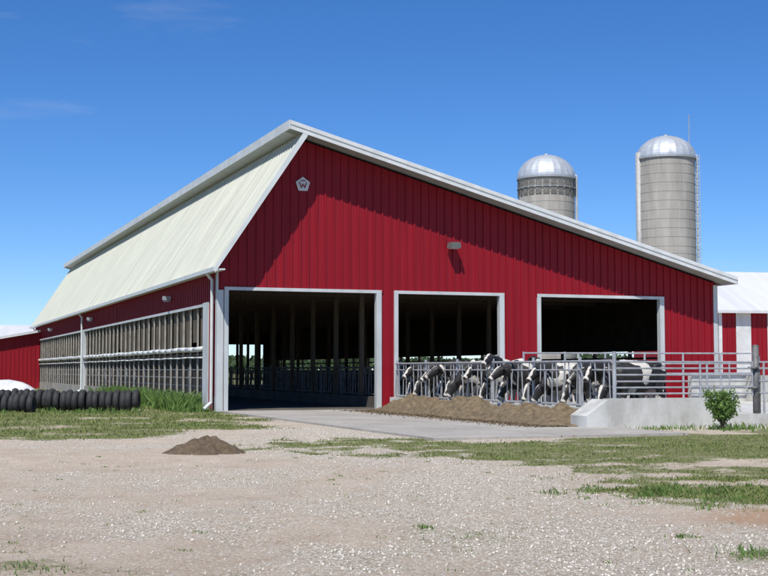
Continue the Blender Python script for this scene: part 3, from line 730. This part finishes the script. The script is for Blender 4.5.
# ------------------------------------------------------------ cows
def cow_mesh(name,pose,seed,whiteness,turn=0.0,step=0.0):
    b_=B()
    b_.loft([(-.93,0,1.22,.08,.09),(-.89,0,1.20,.18,.20),(-.76,0,1.18,.255,.26),(-.58,0,1.13,.28,.31),(-.35,0,1.07,.33,.37),(-.05,0,1.01,.37,.43),(.22,0,1.01,.34,.43),(.45,0,1.04,.29,.41),(.62,0,1.08,.235,.35),(.76,0,1.11,.16,.26)],20)
    for sg in (-1,1):
        b_.loft([(-.86,.14*sg,1.32,.05,.05),(-.62,.21*sg,1.345,.07,.06),(-.45,.22*sg,1.31,.05,.05)],8)
        b_.loft([(.50,.06*sg,1.34,.07,.12),(.54,.17*sg,1.15,.09,.17),(.56,.185*sg,.95,.08,.13)],10)
    t=turn
    if pose=='down': path=[(.48,0,1.18,.19,.33),(.70,0,1.10,.16,.29),(.90,.05*t,.97,.13,.235),(1.06,.12*t,.80,.11,.17)]; hd=(1.10,.15*t,.78); dr=Vector((.50,.25*t,-.84))
    elif pose=='level': path=[(.48,0,1.18,.19,.33),(.72,0,1.18,.155,.28),(.95,.05*t,1.17,.12,.21),(1.12,.1*t,1.17,.10,.15)]; hd=(1.15,.13*t,1.18); dr=Vector((.80,.55*t,-.55))
    else: path=[(.48,0,1.20,.19,.33),(.68,0,1.31,.15,.27),(.86,.04*t,1.44,.115,.20),(1.0,.1*t,1.54,.10,.14)]; hd=(1.03,.12*t,1.57); dr=Vector((.82,.6*t,-.48))
    b_.loft(path,16); dr.normalize(); H=Vector(hd)
    b_.loft([tuple(H-dr*.09)+(.075,.08),tuple(H-dr*.02)+(.105,.12),tuple(H+dr*.09)+(.118,.145),tuple(H+dr*.17)+(.105,.14),tuple(H+dr*.28)+(.078,.115),tuple(H+dr*.38)+(.068,.09),tuple(H+dr*.455)+(.082,.085),tuple(H+dr*.50)+(.07,.062)],16)
    side=Vector((-dr.y,dr.x,0)).normalized()
    if side.y<0: side=-side
    up=side.cross(dr); up=up if up.z>0 or up.x>0 and abs(up.x)>abs(up.z) else -up
    ears=[]
    for sg in (-1,1):
        root=H+side*.085*sg+up*.05-dr*.01
        n=8; vs=[]; L_=[(.0,.03,.022),(.05,.052,.022),(.11,.062,.02),(.17,.048,.018),(.215,.015,.014)]
        ax=(side*sg*.95-dr*.12-Vector((0,0,.22))).normalized(); wv=(dr-ax*dr.dot(ax)).normalized(); tv=ax.cross(wv)
        for (d,w_,th) in L_:
            for i in range(n):
                a=2*math.pi*i/n; vs.append(root+ax*d+wv*math.cos(a)*w_+tv*math.sin(a)*th)
        fs=[]
        for k in range(4):
            for i in range(n): fs.append((k*n+i,k*n+(i+1)%n,(k+1)*n+(i+1)%n,(k+1)*n+i))
        fs+=[tuple(range(n-1,-1,-1)),tuple(range(4*n,5*n))]; b_.add(vs,fs); ears.append(root+ax*.13)
    for sg in (-1,1):
        y=.155*sg; so=step*sg
        b_.loft([(.52,y*.9,1.12,.11,.19),(.50,y,.88,.095,.14),(.47+so*.4,y*1.05,.68,.065,.085),(.48+so*.8,y*1.05,.48,.055,.064),(.47+so,y*1.05,.40,.042,.05),(.47+so,y*1.05,.28,.036,.042),(.47+so*1.1,y*1.05,.14,.044,.05),(.49+so*1.1,y*1.05,.07,.045,.055),(.51+so*1.1,y*1.05,.04,.055,.07),(.52+so*1.1,y*1.05,.0,.058,.078)],12)
        so=-step*sg; y=.175*sg
        b_.loft([(-.68,y*.75,1.20,.14,.23),(-.62,y*.98,.98,.125,.22),(-.56+so*.2,y*1.1,.80,.10,.16),(-.62+so*.5,y*1.12,.64,.062,.095),(-.74+so*.8,y*1.08,.51,.047,.068),(-.745+so,y,.42,.042,.052),(-.72+so,y,.28,.036,.043),(-.69+so,y,.13,.043,.05),(-.66+so,y,.06,.05,.062),(-.64+so,y,0,.057,.076)],12)
    b_.sphere((-.45,0,.72),.18,1.15,.95,.95)
    for (tx,ty) in ((-.36,.07),(-.36,-.07),(-.52,.07),(-.52,-.07)): b_.loft([(tx,ty,.62,.03,.03),(tx,ty,.50,.028,.028)],6)
    b_.loft([(.70,0,.95,.03,.12),(.86,.03*t,.86 if pose=='down' else 1.0,.03,.08)],8)
    b_.loft([(-.88,0,1.36,.04,.04),(-.965,0,1.30,.034,.034),(-.985,0,1.1,.03,.03),(-.98,.01,.75,.027,.027),(-.97,.01,.58,.045,.045),(-.965,.01,.42,.045,.045),(-.96,.01,.33,.025,.025)],8)
    me=bpy.data.meshes.new(name); me.from_pydata(b_.v,[],b_.f); o=bpy.data.objects.new('tmp',me); scn.collection.objects.link(o)
    md=o.modifiers.new('r','REMESH'); md.mode='VOXEL'; md.voxel_size=0.021
    ms=o.modifiers.new('s','SMOOTH'); ms.iterations=4; ms.factor=0.5
    dg=bpy.context.evaluated_depsgraph_get(); dg.update(); me2=bpy.data.meshes.new_from_object(o.evaluated_get(dg)); me2.name=name; bpy.data.objects.remove(o)
    me2.materials.clear()
    for k in ('hb','hw','muzzle','udder'): me2.materials.append(M[k])
    bm=bmesh.new(); bm.from_mesh(me2); mz=H+dr*.52; off=Vector((seed*7.3,seed*3.1,seed*5.7))
    for f in bm.faces:
        c=f.calc_center_median(); f.smooth=True
        q=Vector((c.x*2.3,c.y*1.5,c.z*1.9))+off
        n_=mnoise.noise(q)+.4*mnoise.noise(q*2.1+off)+whiteness
        r=c-H; al=r.dot(dr); la=abs(r.dot(side)); upd=r.dot(up)
        head=(al>-.08 and la<.15 and r.length<.62 and (r-dr*al).length<.2 and c.x>.9)
        if c.x>.55: n_-=.10
        k=1 if n_>0 else 0
        if head: k=1 if (upd>0.03 and la<.03+.03*mnoise.noise(q*4) and al>.0) or al>.43 else 0
        for e in ears:
            if (c-e).length<.12: k=0
        if not head and c.x<.75:
            if c.z<.50+.2*mnoise.noise(q*2): k=1
            if c.z<.64 and abs(c.y)<.12 and c.x>-.2: k=1
            if c.x<-.93 and c.z<.6: k=1
        if (c-Vector((-.45,0,.68))).length<.20 and c.z<.72: k=3
        if (c-mz).length<.062 or c.z<.05: k=2
        f.material_index=k
    for sg in (-1,1):
        r=bmesh.ops.create_icosphere(bm,subdivisions=1,radius=.024,matrix=Matrix.Translation(H+dr*.11+side*.108*sg+up*.055))
        for v_ in r['verts']:
            for f in v_.link_faces: f.material_index=2
    bm.to_mesh(me2); bm.free(); return me2
CM=[cow_mesh('cow_feeding','down',1,-.18,.6,.05),cow_mesh('cow_feeding_b','down',2,-.08,-.7,-.06),cow_mesh('cow_level','level',3,-.18,.8,.04),cow_mesh('cow_level_b','level',4,-.08,-.5,.0),cow_mesh('cow_alert','up',5,-.16,.9,.06),cow_mesh('cow_feeding_c','down',6,-.26,.2,.03),cow_mesh('cow_level_c','level',8,-.24,.3,.05)]
def cow(u,v,ang,k,z=.2,s=1.0):
    o=bpy.data.objects.new('cow',CM[k]); scn.collection.objects.link(o); o.location=W(u,v,z); o.rotation_euler=(0,0,ANG+ang); o.scale=(s,s,s)
v=-1.0; seq=[0,2,5,6,0,3,5,1,2,0,4,5,6,0,2,1,5,3,2,0]; i=0
while v>-14.7:
    cow(7.28+random.uniform(-.1,.3),v,math.pi+random.uniform(-.05,.35),seq[i%len(seq)],.2,random.uniform(.94,1.04)); v-=random.uniform(.6,.78); i+=1
for (u,v,a,k) in ((9.8,-4.5,1.2,4),(10.8,-8.5,2.6,2),(9.7,-10.6,math.pi+.3,6),(12.2,-3,.4,3),(14.5,3,2.0,2),(8.6,4,1.9,4),(10,8,.6,3),(13.5,1.8,3.0,2)):
    cow(u,v,a,k)
